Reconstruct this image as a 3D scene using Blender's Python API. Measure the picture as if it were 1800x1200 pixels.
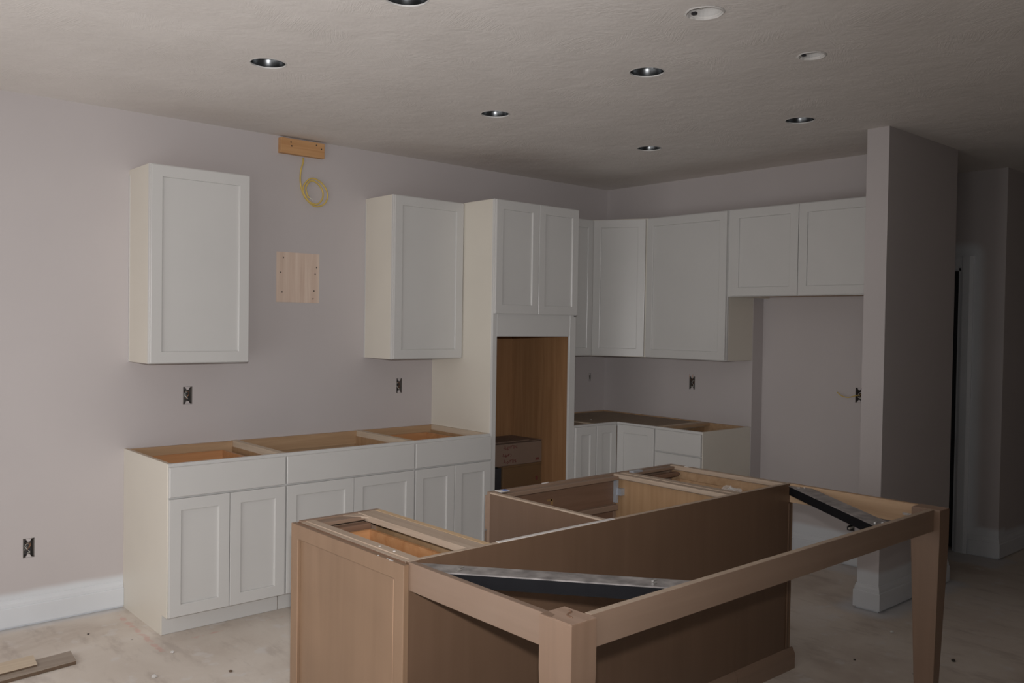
import bpy, bmesh, math, random
from mathutils import Vector, Matrix
random.seed(7)
S = bpy.context.scene
for o in list(bpy.data.objects): bpy.data.objects.remove(o)
COL = S.collection

# ---------------------------------------------------------------- camera
YAW, PITCH, ROLL, FPX = -0.7246, -0.0213, 0.0153, 1532.6
CAM = Vector((-5.4755, -4.9992, 1.6016))
fw = Vector((-math.sin(YAW)*math.cos(PITCH), math.cos(YAW)*math.cos(PITCH), math.sin(PITCH)))
rt = Vector((math.cos(YAW), math.sin(YAW), 0)); up = rt.cross(fw)
rt2 = rt*math.cos(ROLL) + up*math.sin(ROLL); up2 = up*math.cos(ROLL) - rt*math.sin(ROLL)
cd = bpy.data.cameras.new('camera'); cam = bpy.data.objects.new('camera', cd); COL.objects.link(cam)
M = Matrix.Identity(4)
for i in range(3):
    M[i][0] = rt2[i]; M[i][1] = up2[i]; M[i][2] = -fw[i]; M[i][3] = CAM[i]
cam.matrix_world = M
cd.sensor_width = 36; cd.lens = FPX/1800*36; cd.clip_start = 0.05
S.camera = cam

# ---------------------------------------------------------------- light
S.view_settings.view_transform = 'Standard'; S.view_settings.look = 'None'
S.view_settings.gamma = 1; S.view_settings.use_curve_mapping = False
S.view_settings.exposure = 0.0
W = bpy.data.worlds.new('world'); S.world = W; W.use_nodes = True
W.node_tree.nodes['Background'].inputs[0].default_value = (0.55, 0.62, 0.72, 1)
W.node_tree.nodes['Background'].inputs[1].default_value = 0.02
def area(name, loc, rot, sx, sy, power, color):
    l = bpy.data.lights.new(name, 'AREA'); l.shape = 'RECTANGLE'; l.size = sx; l.size_y = sy
    l.energy = power; l.color = color
    o = bpy.data.objects.new(name, l); COL.objects.link(o); o.location = loc; o.rotation_euler = rot
    return o
# daylight entering by the patio door and the window in the left-hand wall (outside the frame)
XL = -6.22                               # left wall
PD = (-3.45, -.65, 0.08, 2.12)           # patio door opening y0,y1,z0,z1
PW = (-5.80, -4.20, 0.30, 2.12)          # window opening beside it
for nm, q, pw in (('patio_daylight', PD, 41.5), ('window_daylight', PW, 25)):
    area(nm, (XL-.10, (q[0]+q[1])/2, (q[2]+q[3])/2), (0, -math.pi/2, 0), q[3]-q[2]-.02, q[1]-q[0]-.02, pw, (1.0, 0.99, 0.975))
# the flash on top of the camera, its head turned a little to the left
fl = bpy.data.lights.new('camera_flash', 'SPOT'); fl.energy = 300; fl.color = (1.0, 0.99, 0.99)
fl.spot_size = math.radians(90); fl.spot_blend = 1.0; fl.shadow_soft_size = 0.03
flo = bpy.data.objects.new('camera_flash', fl); COL.objects.link(flo)
FM = M.copy(); FM.translation = CAM + Vector((0, 0, 0.12)) + fw*0.02
flo.matrix_world = FM @ Matrix.Rotation(math.radians(15), 4, 'Y')

# ---------------------------------------------------------------- materials
def newmat(name):
    m = bpy.data.materials.new(name); m.use_nodes = True
    nt = m.node_tree; b = nt.nodes['Principled BSDF']
    return m, nt, b
def nd(nt, t, **kw):
    n = nt.nodes.new(t)
    for k, v in kw.items(): setattr(n, k, v)
    return n
def noise(nt, scale, detail=3, rough=.5, stretch=None, coord='pos', dist=0):
    if coord == 'pos': c = nd(nt, 'ShaderNodeNewGeometry').outputs['Position']
    else: c = nd(nt, 'ShaderNodeTexCoord').outputs['Object']
    if stretch:
        mp = nd(nt, 'ShaderNodeMapping'); mp.inputs['Scale'].default_value = stretch
        nt.links.new(c, mp.inputs['Vector']); c = mp.outputs['Vector']
    n = nd(nt, 'ShaderNodeTexNoise'); n.inputs['Scale'].default_value = scale
    n.inputs['Detail'].default_value = detail; n.inputs['Roughness'].default_value = rough
    n.inputs['Distortion'].default_value = dist
    nt.links.new(c, n.inputs['Vector'])
    return n.outputs['Fac']
def ramp(nt, fac, stops):
    r = nd(nt, 'ShaderNodeValToRGB'); el = r.color_ramp.elements
    while len(el) < len(stops): el.new(0.5)
    for e, (p, c) in zip(el, stops):
        e.position = p; e.color = (*c, 1) if len(c) == 3 else c
    nt.links.new(fac, r.inputs['Fac']); return r.outputs['Color']
def mix(nt, fac, a, b, mode='MIX'):
    n = nd(nt, 'ShaderNodeMix', data_type='RGBA', blend_type=mode)
    for sock, v in ((n.inputs[0], fac), (n.inputs[6], a), (n.inputs[7], b)):
        if isinstance(v, (int, float)): sock.default_value = v
        elif isinstance(v, tuple): sock.default_value = (*v, 1)
        else: nt.links.new(v, sock)
    return n.outputs[2]
def mth(nt, op, a, b=None, c=None, clamp=False):
    n = nd(nt, 'ShaderNodeMath', operation=op, use_clamp=clamp)
    for i, v in enumerate((a, b, c)):
        if v is None: continue
        if isinstance(v, (int, float)): n.inputs[i].default_value = v
        else: nt.links.new(v, n.inputs[i])
    return n.outputs[0]
def sep(nt):
    g = nd(nt, 'ShaderNodeNewGeometry'); s = nd(nt, 'ShaderNodeSeparateXYZ')
    nt.links.new(g.outputs['Position'], s.inputs[0]); return s.outputs
def bump(nt, b, h, strength, dist=.01):
    n = nd(nt, 'ShaderNodeBump'); n.inputs['Strength'].default_value = strength; n.inputs['Distance'].default_value = dist
    nt.links.new(h, n.inputs['Height']); nt.links.new(n.outputs[0], b.inputs['Normal'])
def boxdist(nt, s, x0, x1, y0, y1, ax=(0, 1)):
    """distance from an axis-aligned rectangle in two world axes"""
    dx = mth(nt, 'MAXIMUM', mth(nt, 'SUBTRACT', x0, s[ax[0]]), mth(nt, 'SUBTRACT', s[ax[0]], x1))
    dy = mth(nt, 'MAXIMUM', mth(nt, 'SUBTRACT', y0, s[ax[1]]), mth(nt, 'SUBTRACT', s[ax[1]], y1))
    dx = mth(nt, 'MAXIMUM', dx, 0.0); dy = mth(nt, 'MAXIMUM', dy, 0.0)
    return mth(nt, 'SQRT', mth(nt, 'ADD', mth(nt, 'MULTIPLY', dx, dx), mth(nt, 'MULTIPLY', dy, dy)))
def fade(nt, d, lo, hi):
    """1 below lo, 0 above hi"""
    n = nd(nt, 'ShaderNodeMapRange', interpolation_type='SMOOTHSTEP')
    n.inputs[1].default_value = lo; n.inputs[2].default_value = hi; n.inputs[3].default_value = 1; n.inputs[4].default_value = 0
    nt.links.new(d, n.inputs[0]); return n.outputs[0]

def paint(name, col, rough=.5, var=.04, bmp=0.0, bscale=300):
    m, nt, b = newmat(name)
    f = noise(nt, 3.0, 3)
    d = tuple(c*(1-var) for c in col); l = tuple(min(1, c*(1+var)) for c in col)
    nt.links.new(ramp(nt, f, [(.3, d), (.7, l)]), b.inputs['Base Color'])
    b.inputs['Roughness'].default_value = rough
    if bmp: bump(nt, b, noise(nt, bscale, 2), bmp, .002)
    return m
def wood(name, dark, light, axis=2, scale=1.0, rough=.5, contrast=(.3, .7), dust=0.0, blotch=.0):
    m, nt, b = newmat(name)
    st = [14, 14, 14]; st[axis] = .7
    f = noise(nt, 2.2*scale, 5, .55, tuple(st), dist=.6)
    c = ramp(nt, f, [(contrast[0], dark), (contrast[1], light)])
    f2 = noise(nt, 1.7, 3)
    if blotch:
        c = mix(nt, mth(nt, 'MULTIPLY', fade(nt, f2, .35, .62), blotch), c, tuple(x*.55 for x in dark))
    if dust:
        f3 = noise(nt, 7, 4)
        c = mix(nt, mth(nt, 'MULTIPLY', f3, dust), c, (.42, .36, .31))
    nt.links.new(c, b.inputs['Base Color']); b.inputs['Roughness'].default_value = rough
    bump(nt, b, f, .12, .002)
    return m
def plain(name, col, rough=.5, metal=0.0, noisy=.08):
    m, nt, b = newmat(name)
    f = noise(nt, 25, 3)
    nt.links.new(ramp(nt, f, [(.3, tuple(c*(1-noisy) for c in col)), (.7, tuple(min(1, c*(1+noisy)) for c in col))]), b.inputs['Base Color'])
    b.inputs['Roughness'].default_value = rough; b.inputs['Metallic'].default_value = metal
    return m

WALLC = (.52, .479, .475)
def wall_mat(name, over=.175, extra=None):
    m, nt, b = newmat(name)
    f = noise(nt, 1.3, 3)
    c = ramp(nt, f, [(.3, tuple(x*.97 for x in WALLC)), (.7, tuple(x*1.03 for x in WALLC))])
    s = sep(nt)
    wob = mth(nt, 'MULTIPLY_ADD', noise(nt, 3, 2), .03, -.015)
    z = mth(nt, 'ADD', s[2], wob)
    k = fade(nt, z, over-.015, over+.025)
    if extra: k = mth(nt, 'MAXIMUM', k, extra(nt, s, wob))
    c = mix(nt, k, c, (.66, .68, .71))
    nt.links.new(c, b.inputs['Base Color']); b.inputs['Roughness'].default_value = .62
    bump(nt, b, noise(nt, 220, 2), .08, .002)
    return m
MW = wall_mat('wall_paint')
MWP = wall_mat('partition_paint', .215)
MWH = wall_mat('hall_paint', .2, lambda nt, s, wob: fade(nt, mth(nt, 'ADD', boxdist(nt, s, -2.50, -1.55, 0, 2.13, (1, 2)), wob), .04, .12))
def ceil_mat():
    m, nt, b = newmat('ceiling_texture')
    f = noise(nt, 2.2, 4)
    c = ramp(nt, f, [(.3, (.71, .67, .64)), (.7, (.77, .73, .70))])
    nt.links.new(c, b.inputs['Base Color']); b.inputs['Roughness'].default_value = .75
    # stomped brush fans: strokes whose direction wanders from patch to patch
    g = nd(nt, 'ShaderNodeNewGeometry')
    v = nd(nt, 'ShaderNodeTexVoronoi'); v.inputs['Scale'].default_value = 5.0
    nt.links.new(g.outputs['Position'], v.inputs['Vector'])
    rot = nd(nt, 'ShaderNodeVectorRotate', rotation_type='Z_AXIS')
    nt.links.new(g.outputs['Position'], rot.inputs['Vector'])
    sc = nd(nt, 'ShaderNodeSeparateColor'); nt.links.new(v.outputs['Color'], sc.inputs[0])
    nt.links.new(mth(nt, 'MULTIPLY', sc.outputs[0], 6.28), rot.inputs['Angle'])
    mp = nd(nt, 'ShaderNodeMapping'); mp.inputs['Scale'].default_value = (9, 100, 1)
    nt.links.new(rot.outputs[0], mp.inputs['Vector'])
    n1 = nd(nt, 'ShaderNodeTexNoise'); n1.inputs['Scale'].default_value = 1.6; n1.inputs['Detail'].default_value = 3; n1.inputs['Distortion'].default_value = .8
    nt.links.new(mp.outputs[0], n1.inputs['Vector'])
    h = mth(nt, 'MULTIPLY', n1.outputs['Fac'], fade(nt, noise(nt, 4, 3), .65, .35))
    h = mth(nt, 'ADD', mth(nt, 'MULTIPLY', h, .55), mth(nt, 'MULTIPLY', noise(nt, 9, 4, .6, (1, 1, 1), dist=.3), .9))
    bump(nt, b, h, .35, .012)
    return m
MC = ceil_mat()
def floor_mat():
    m, nt, b = newmat('dusty_subfloor')
    f = noise(nt, 1.1, 6, .62, dist=.5)
    c = ramp(nt, f, [(.25, (.46, .375, .315)), (.45, (.65, .575, .505)), (.58, (.72, .65, .58)), (.75, (.78, .73, .69))])
    f2 = noise(nt, 6, 5, .65, (1.6, .5, 1))
    c = mix(nt, mth(nt, 'MULTIPLY', fade(nt, f2, .30, .50), .40), c, (.38, .31, .27))
    f3 = noise(nt, 9, 4)
    c = mix(nt, mth(nt, 'MULTIPLY', fade(nt, mth(nt, 'SUBTRACT', 1, f3), .30, .42), .5), c, (.74, .71, .69))
    # specks of dirt
    v = nd(nt, 'ShaderNodeTexVoronoi'); v.inputs['Scale'].default_value = 6
    g = nd(nt, 'ShaderNodeNewGeometry'); nt.links.new(g.outputs['Position'], v.inputs['Vector'])
    c = mix(nt, mth(nt, 'MULTIPLY', fade(nt, v.outputs['Distance'], .02, .045), .6), c, (.16, .12, .10))
    s = sep(nt); wob = mth(nt, 'MULTIPLY_ADD', noise(nt, 9, 3), .10, -.05)
    # paint overspray round the partition end, along the long wall and by the hall opening
    k = fade(nt, mth(nt, 'ADD', boxdist(nt, s, -.70, .26, -2.75, -2.57), wob), .02, .13)
    k = mth(nt, 'MAXIMUM', k, mth(nt, 'MULTIPLY', fade(nt, mth(nt, 'ADD', boxdist(nt, s, -8, -3.95, -.01, .2), wob), .0, .09), .75))
    k = mth(nt, 'MAXIMUM', k, mth(nt, 'MULTIPLY', fade(nt, mth(nt, 'ADD', boxdist(nt, s, .9, 1.1, -2.75, -1.2), wob), .02, .12), .8))
    k = mth(nt, 'MAXIMUM', k, mth(nt, 'MULTIPLY', fade(nt, mth(nt, 'ADD', boxdist(nt, s, -.02, .13, -2.6, -1.43), wob), .0, .1), .6))
    c = mix(nt, mth(nt, 'MULTIPLY', k, .8), c, (.62, .63, .66))
    # red layout chalk beside the first base cabinet
    r = fade(nt, mth(nt, 'ADD', boxdist(nt, s, -3.965, -3.955, -.80, -.14), mth(nt, 'MULTIPLY_ADD', noise(nt, 22, 3), .08, -.03)), .006, .022)
    r = mth(nt, 'MAXIMUM', r, fade(nt, mth(nt, 'ADD', boxdist(nt, s, -3.9, -2.9, -.705, -.70), mth(nt, 'MULTIPLY_ADD', noise(nt, 16, 3), .10, -.035)), .005, .02))
    c = mix(nt, mth(nt, 'MULTIPLY', r, .30), c, (.70, .24, .20))
    nt.links.new(c, b.inputs['Base Color']); b.inputs['Roughness'].default_value = .72
    bump(nt, b, noise(nt, 14, 6, .7), .25, .004)
    return m
MF = floor_mat()
MB_ = paint('trim_white', (.66, .68, .71), .45)
MCAB = paint('cabinet_white', (.60, .59, .575), .28, .015)
MSIDE = paint('cabinet_side_laminate', (.70, .655, .575), .42, .02)
MMAP = wood('maple_ply', (.38, .235, .13), (.49, .325, .195), 0, 1, .5)
MMAPV = wood('maple_ply_upright', (.345, .205, .105), (.43, .27, .15), 2, 1, .5)
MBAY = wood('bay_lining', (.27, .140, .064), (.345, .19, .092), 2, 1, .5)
MMEDGE = wood('ply_edge', (.56, .44, .32), (.68, .56, .43), 1, 2, .65, dust=.3)
MPINE = wood('drawer_pine', (.40, .185, .075), (.52, .275, .13), 0, .8, .42)
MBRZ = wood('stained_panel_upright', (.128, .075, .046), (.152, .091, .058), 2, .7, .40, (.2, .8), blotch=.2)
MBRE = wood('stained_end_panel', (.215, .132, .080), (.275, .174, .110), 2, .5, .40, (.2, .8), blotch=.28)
MPALE = wood('pale_stain_edge', (.36, .22, .14), (.42, .27, .18), 2, .8, .5)
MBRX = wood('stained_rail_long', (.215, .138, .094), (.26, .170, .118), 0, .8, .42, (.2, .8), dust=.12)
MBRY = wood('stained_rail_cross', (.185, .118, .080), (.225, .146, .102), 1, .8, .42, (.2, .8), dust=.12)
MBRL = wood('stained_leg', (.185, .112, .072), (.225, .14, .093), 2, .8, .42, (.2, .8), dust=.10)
MLEGT = wood('leg_end_grain_lit', (.30, .20, .145), (.37, .255, .19), 1, 1, .6)  # end grain, lightened to paint in light the leg top lacks
MRAW = wood('raw_rail_inside', (.42, .27, .16), (.55, .38, .24), 1, 1.0, .6)
MMAPE = wood('fresh_maple_edge', (.50, .34, .19), (.60, .43, .26), 1, 1, .5)
MISLE = wood('island_top_edge', (.38, .275, .195), (.50, .385, .29), 1, 2, .65, dust=.4)
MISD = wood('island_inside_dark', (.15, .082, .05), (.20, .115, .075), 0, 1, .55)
MLUM = wood('lumber_block', (.50, .26, .11), (.62, .36, .17), 0, 1, .6)
MBLK = wood('wall_blocking', (.60, .44, .35), (.74, .60, .50), 2, .7, .65, (.35, .62))
MHARD = plain('hardboard_dusty', (.30, .225, .16), .7)
MCARD = paint('cardboard', (.205, .140, .105), .8)
MCARD2 = paint('cardboard_brown', (.150, .082, .036), .8)
MSTEEL = plain('black_steel', (.010, .010, .012), .75, .0)
MSTEEL.node_tree.nodes['Principled BSDF'].inputs['Specular IOR Level'].default_value = .12
MDUST = plain('dusty_steel', (.27, .25, .245), .38, .15, .40)
MCAN = plain('can_metal_dark', (.15, .155, .16), .30, 1.0)
MGALV = plain('galvanised', (.50, .53, .58), .45, .5)
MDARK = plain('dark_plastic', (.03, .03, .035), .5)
MBOX = plain('wall_box_plastic', (.13, .115, .105), .55)
MYEL = plain('yellow_cable_jacket', (.66, .48, .13), .45)
MCHALK = plain('ochre_crayon', (.26, .15, .06), .7)
MWIRE = plain('white_wire', (.65, .63, .58), .4)
MCOP = plain('copper_wire', (.42, .22, .13), .35, .8)
MRED = plain('red_marker', (.15, .035, .03), .6)
MBLUE = plain('blue_plastic', (.06, .12, .34), .4)
MFILM = plain('white_film', (.72, .69, .67), .3)
MSCR = plain('screw_steel', (.75, .74, .72), .25, 1.0)
MNAIL = plain('nail_hole', (.05, .04, .035), .6)
MPLK = wood('tan_plank', (.60, .48, .35), (.70, .58, .44), 0, 1, .55)
MPLK2 = wood('grey_plank', (.30, .24, .19), (.38, .31, .25), 0, 1, .5)
MPLKE = plain('plank_edge_dark', (.13, .085, .055), .6)
MWHITEBOX = paint('plaster_white', (.66, .64, .62), .6)
def glassy():
    m, nt, b = newmat('clear_plastic_bag')
    b.inputs['Base Color'].default_value = (.9, .88, .86, 1); b.inputs['Roughness'].default_value = .12
    b.inputs['Alpha'].default_value = .28
    bump(nt, b, noise(nt, 60, 3), .6, .004); return m
MBAG = glassy()
def pane():
    m, nt, b = newmat('clear_glass')
    b.inputs['Base Color'].default_value = (.95, .97, 1, 1); b.inputs['Roughness'].default_value = .02; b.inputs['Alpha'].default_value = .08
    return m
MGLASS = pane()

# ---------------------------------------------------------------- mesh helpers
IDT = lambda a, b, c: Vector((a, b, c))
TA = lambda a, b, c: Vector((a, -b, c))            # long wall: a = x, b = out of the wall
TB = lambda a, b, c: Vector((-b, -a, c))           # right wall: a = distance from the corner, b = out of the wall
class MBD:
    def __init__(s, T=IDT): s.v = []; s.f = []; s.T = T
    def box(s, a0, a1, b0, b1, c0, c1):
        n = len(s.v)
        for c in (c0, c1):
            for (a, b) in ((a0, b0), (a1, b0), (a1, b1), (a0, b1)): s.v.append(s.T(a, b, c))
        for q in ((0, 3, 2, 1), (4, 5, 6, 7), (0, 1, 5, 4), (1, 2, 6, 5), (2, 3, 7, 6), (3, 0, 4, 7)):
            s.f.append(tuple(n+i for i in q))
        return s
    def prism(s, pts, lo, hi, order):
        """extrude a 2-D outline between lo and hi; order maps (u,v,w)->(a,b,c)"""
        n = len(s.v); k = len(pts)
        for w in (lo, hi):
            for (u, v) in pts: s.v.append(s.T(*order(u, v, w)))
        s.f.append(tuple(n+i for i in reversed(range(k)))); s.f.append(tuple(n+k+i for i in range(k)))
        for i in range(k):
            j = (i+1) % k; s.f.append((n+i, n+j, n+k+j, n+k+i))
        return s
    def rings(s, rs, close_first=True, close_last=True):
        """rings of equally many points (world coords through T)"""
        n = len(s.v); k = len(rs[0])
        for r in rs:
            for p in r: s.v.append(s.T(*p))
        for i in range(len(rs)-1):
            for j in range(k):
                j2 = (j+1) % k
                s.f.append((n+i*k+j, n+i*k+j2, n+(i+1)*k+j2, n+(i+1)*k+j))
        if close_first: s.f.append(tuple(n+j for j in reversed(range(k))))
        if close_last: s.f.append(tuple(n+(len(rs)-1)*k+j for j in range(k)))
        return s
    def disc_tube(s, c, r0, r1, z0, z1, seg=24):
        rs = []
        for (r, z) in ((r0, z0), (r1, z1)):
            rs.append([(c[0]+r*math.cos(2*math.pi*i/seg), c[1]+r*math.sin(2*math.pi*i/seg), z) for i in range(seg)])
        return s.rings(rs, False, False)
def rootloc(o):
    L = Vector((0, 0, 0))
    while o is not None: L += o.location; o = o.parent
    return L
def obj(name, mb, mat, parent=None, bevel=0.0, smooth=False, loc=None):
    me = bpy.data.meshes.new(name)
    L = rootloc(parent)
    if parent is None:
        L = Vector(loc) if loc is not None else base_of(mb.v)
    me.from_pydata([tuple(p-L) for p in mb.v], [], mb.f)
    bm = bmesh.new(); bm.from_mesh(me); bmesh.ops.recalc_face_normals(bm, faces=bm.faces); bm.to_mesh(me); bm.free()
    me.materials.append(mat)
    if smooth:
        for p in me.polygons: p.use_smooth = True
    o = bpy.data.objects.new(name, me); COL.objects.link(o)
    if parent is None: o.location = L
    else: o.parent = parent
    if bevel:
        md = o.modifiers.new('bevel', 'BEVEL'); md.width = bevel; md.segments = 1; md.limit_method = 'ANGLE'
    return o
def base_of(vs):
    xs = [p.x for p in vs]; ys = [p.y for p in vs]; zs = [p.z for p in vs]
    return Vector(((min(xs)+max(xs))/2, (min(ys)+max(ys))/2, min(zs)))
def tag(o, label, cat, group=None):
    o['label'] = label; o['category'] = cat
    if group: o['group'] = group
    return o
def thing(name, loc, label, cat, group=None):
    o = bpy.data.objects.new(name, None); COL.objects.link(o); o.location = loc; o.empty_display_size = .1
    return tag(o, label, cat, group)
def struct(name, mb, mat, parent=None, bevel=0):
    o = obj(name, mb, mat, parent, bevel)
    if parent is None: o['kind'] = 'structure'
    return o
def tube(name, pts, r, mat, parent=None, res=2, cyclic=False):
    """a smooth tube through points, as a mesh"""
    P = [Vector(p) for p in pts]
    Q = []
    n = len(P)
    for i in range(n-1):                      # Catmull-Rom
        p0 = P[max(i-1, 0)]; p1 = P[i]; p2 = P[i+1]; p3 = P[min(i+2, n-1)]
        for k in range(res*2):
            t = k/(res*2)
            Q.append(.5*((2*p1)+(p2-p0)*t+(2*p0-5*p1+4*p2-p3)*t*t+(3*p1-p0-3*p2+p3)*t**3))
    Q.append(P[-1])
    mb = MBD(); rs = []
    nrm = None
    for i, q in enumerate(Q):
        t = (Q[min(i+1, len(Q)-1)]-Q[max(i-1, 0)]).normalized()
        if nrm is None:
            a = Vector((0, 0, 1)) if abs(t.z) < .9 else Vector((1, 0, 0)); nrm = t.cross(a).normalized()
        nrm = (nrm - t*nrm.dot(t)).normalized(); bn = t.cross(nrm)
        rs.append([tuple(q + nrm*r*math.cos(k*math.pi/3) + bn*r*math.sin(k*math.pi/3)) for k in range(6)])
    mb.rings(rs)
    return obj(name, mb, mat, parent, smooth=True)
def holed(T, a0, a1, c0, c1, b0, b1, holes):
    """slab with rectangular holes; a,c in the wall plane, b through it"""
    A = sorted({a0, a1, *[h[0] for h in holes], *[h[1] for h in holes]})
    Cc = sorted({c0, c1, *[h[2] for h in holes], *[h[3] for h in holes]})
    mb = MBD(T); idx = {}
    def vert(a, b, c):
        k = (a, b, c)
        if k not in idx: idx[k] = len(mb.v); mb.v.append(T(a, b, c))
        return idx[k]
    def solid(i, j):
        if i < 0 or j < 0 or i >= len(A)-1 or j >= len(Cc)-1: return False
        am = (A[i]+A[i+1])/2; cm = (Cc[j]+Cc[j+1])/2
        return not any(h[0] < am < h[1] and h[2] < cm < h[3] for h in holes)
    for i in range(len(A)-1):
        for j in range(len(Cc)-1):
            if not solid(i, j): continue
            x0, x1, z0, z1 = A[i], A[i+1], Cc[j], Cc[j+1]
            for b in (b0, b1): mb.f.append((vert(x0, b, z0), vert(x1, b, z0), vert(x1, b, z1), vert(x0, b, z1)))
            if not solid(i-1, j): mb.f.append((vert(x0, b0, z0), vert(x0, b1, z0), vert(x0, b1, z1), vert(x0, b0, z1)))
            if not solid(i+1, j): mb.f.append((vert(x1, b0, z0), vert(x1, b1, z0), vert(x1, b1, z1), vert(x1, b0, z1)))
            if not solid(i, j-1): mb.f.append((vert(x0, b0, z0), vert(x1, b0, z0), vert(x1, b1, z0), vert(x0, b1, z0)))
            if not solid(i, j+1): mb.f.append((vert(x0, b0, z1), vert(x1, b0, z1), vert(x1, b1, z1), vert(x0, b1, z1)))
    return mb

# ---------------------------------------------------------------- room shell
H = 2.730
XR, YF = 7.0, -11.0                       # far right wall, wall behind the camera
YS0, YS1, XS0 = -2.600, -2.727, -.680    # partition stub: back face, front face, end
XH = 1.10                                # hall wall
XALC = .13
fb = MBD().box(XL-.2, XR+.2, YF-.2, 2.0, -.12, 0); struct('floor', fb, MF)

CANS = [(-3.728, -1.373), (-3.728, -2.440), (-2.412, -1.373), (-2.440, -2.452), (-1.120, -1.375), (-1.142, -2.447)]
JBOX = [(-2.868, -3.075, .060), (-2.141, -3.083, .048)]
def ceiling():
    bm = bmesh.new(); edges = []
    def loop(pts):
        vs = [bm.verts.new((x, y, H)) for x, y in pts]
        for i in range(len(vs)): edges.append(bm.edges.new((vs[i], vs[(i+1) % len(vs)])))
    loop([(XL-.2, YF-.2), (XR+.2, YF-.2), (XR+.2, 2.0), (XL-.2, 2.0)])
    for (x, y) in CANS: loop([(x+.0785*math.cos(2*math.pi*i/32), y+.0785*math.sin(2*math.pi*i/32)) for i in range(32)])
    for (x, y, r) in JBOX: loop([(x+(r+.003)*math.cos(2*math.pi*i/28), y+(r+.003)*math.sin(2*math.pi*i/28)) for i in range(28)])
    bmesh.ops.triangle_fill(bm, edges=edges, use_beauty=True)
    g = bmesh.ops.extrude_face_region(bm, geom=list(bm.faces))
    bmesh.ops.translate(bm, verts=[e for e in g['geom'] if isinstance(e, bmesh.types.BMVert)], vec=(0, 0, .016))
    bmesh.ops.recalc_face_normals(bm, faces=bm.faces)
    me = bpy.data.meshes.new('ceiling'); bm.to_mesh(me); bm.free(); me.materials.append(MC)
    o = bpy.data.objects.new('ceiling', me); COL.objects.link(o); o['kind'] = 'structure'
ceiling()
atc = MBD().box(XL-.2, XR+.2, YF-.2, 2.0, H+.30, H+.36)
struct('roof_slab', atc, MLUM)  # unseen roof slab closing off the dark space above the ceiling

# wall outlets on the long wall: (x centre, z centre)
OUT_A = [(-3.543, 1.155), (-2.080, 1.158), (-4.363, .402), (-.177, 1.160)]
OW, OH = .027, .050
holesA = [(x-w_, x+w_, z-h_, z+h_) for (x, z), w_, h_ in zip(OUT_A, (OW, .023, OW, .011), (OH, OH, OH, .034))]
struct('wall_back', holed(TA, XL-.2, 1.0, 0, H, -.14, 0, holesA), MW)
# right wall with its return and the fridge recess
WB = holed(TB, -.0, 1.438, 0, H, -.25, 0, [(.908-OW, .908+OW, 1.163-OH, 1.163+OH)])
struct('wall_right', WB, MW)
WA2 = holed(TB, 1.438, -YS0, 0, H, -.25, -XALC, [(2.180-OW, 2.180+OW, 1.154-OH, 1.154+OH), (2.125, 2.170, .235, .275)])
struct('wall_recess', WA2, MWP)
struct('wall_recess_header', MBD(TB).box(1.438, -YS0, -XALC+.0005, 0, 2.415, H), MW)
struct('wall_partition', MBD().box(XS0, .25, YS1, YS0, 0, H), MWP)
# hall beyond the partition
struct('wall_hall', holed(TB, -1.5, -YS1, 0, H, -XH-.12, -XH, [(1.62, 2.436, 0, 2.045)]), MWH)
struct('wall_hall_return', MBD().box(XH+.12, XR, YS1, YS1+.12, 0, H), MW)
struct('wall_hall_end', MBD().box(.25, XR, 1.5, 1.62, 0, H), MW)
struct('wall_far_right', MBD().box(XR, XR+.12, YF, 1.62, 0, H), MW)
struct('wall_front', MBD().box(XL-.2, XR+.2, YF-.12, YF, 0, H), MW)
TL = lambda a, b, c: Vector((XL+b, a, c))
struct('wall_left', holed(TL, YF, 0.0, 0, H, -.14, 0, [PD, PW]), MW)
# patio door and window in the left wall
def glazing(name, q):
    w = MBD(TL); ym = (q[0]+q[1])/2
    for a in (q[0], ym-.03, q[1]-.06): w.box(a, a+.06, -.09, -.04, q[2], q[3])
    w.box(q[0], q[1], -.09, -.04, q[2], q[2]+.06).box(q[0], q[1], -.09, -.04, q[3]-.06, q[3])
    f = struct(name, w, MB_)
    for (a, b) in ((q[0]+.06, ym-.03), (ym+.03, q[1]-.06)): obj('glass_pane', MBD(TL).box(a, b, -.068, -.063, q[2]+.06, q[3]-.06), MGLASS, f)
glazing('window_1', PD); glazing('window_2', PW)

# baseboards: flat board with an ogee top, raised a little off the floor
BBP = [(0, .012), (.015, .012), (.015, .104), (.0135, .109), (.0095, .111), (.0085, .126), (.0045, .138), (.003, .146), (0, .148)]
def baseboard(name, runs):
    """runs: (start, end, outward normal, mitre at start, mitre at end); +1 outside corner, 0 square"""
    first = None
    for (p, q, n, m0, m1) in runs:
        p = Vector((*p, 0)); q = Vector((*q, 0)); n = Vector((*n, 0)); d = (q-p).normalized()
        mb = MBD(); mb.rings([[tuple(p-d*e*m0+n*e+Vector((0, 0, z))) for e, z in BBP], [tuple(q+d*e*m1+n*e+Vector((0, 0, z))) for e, z in BBP]])
        o = struct(name if first is None else 'baseboard_piece', mb, MB_, first)
        if first is None: first = o
baseboard('baseboard_back', [((XL, 0), (-3.895, 0), (0, -1), 0, 0)])
baseboard('baseboard_recess', [((XALC, -1.455), (XALC, YS0+.015), (-1, 0), 0, 0)])
baseboard('baseboard_partition', [((XS0, YS0), (XS0, YS1), (-1, 0), 1, 1), ((XS0, YS1), (.25, YS1), (0, -1), 1, 0), ((XS0, YS0), (XALC, YS0), (0, 1), 1, 0)])
baseboard('baseboard_hall', [((XH, YS1), (XR, YS1), (0, -1), 1, 0), ((XH, -2.53), (XH, YS1), (-1, 0), 0, 1)])
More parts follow.
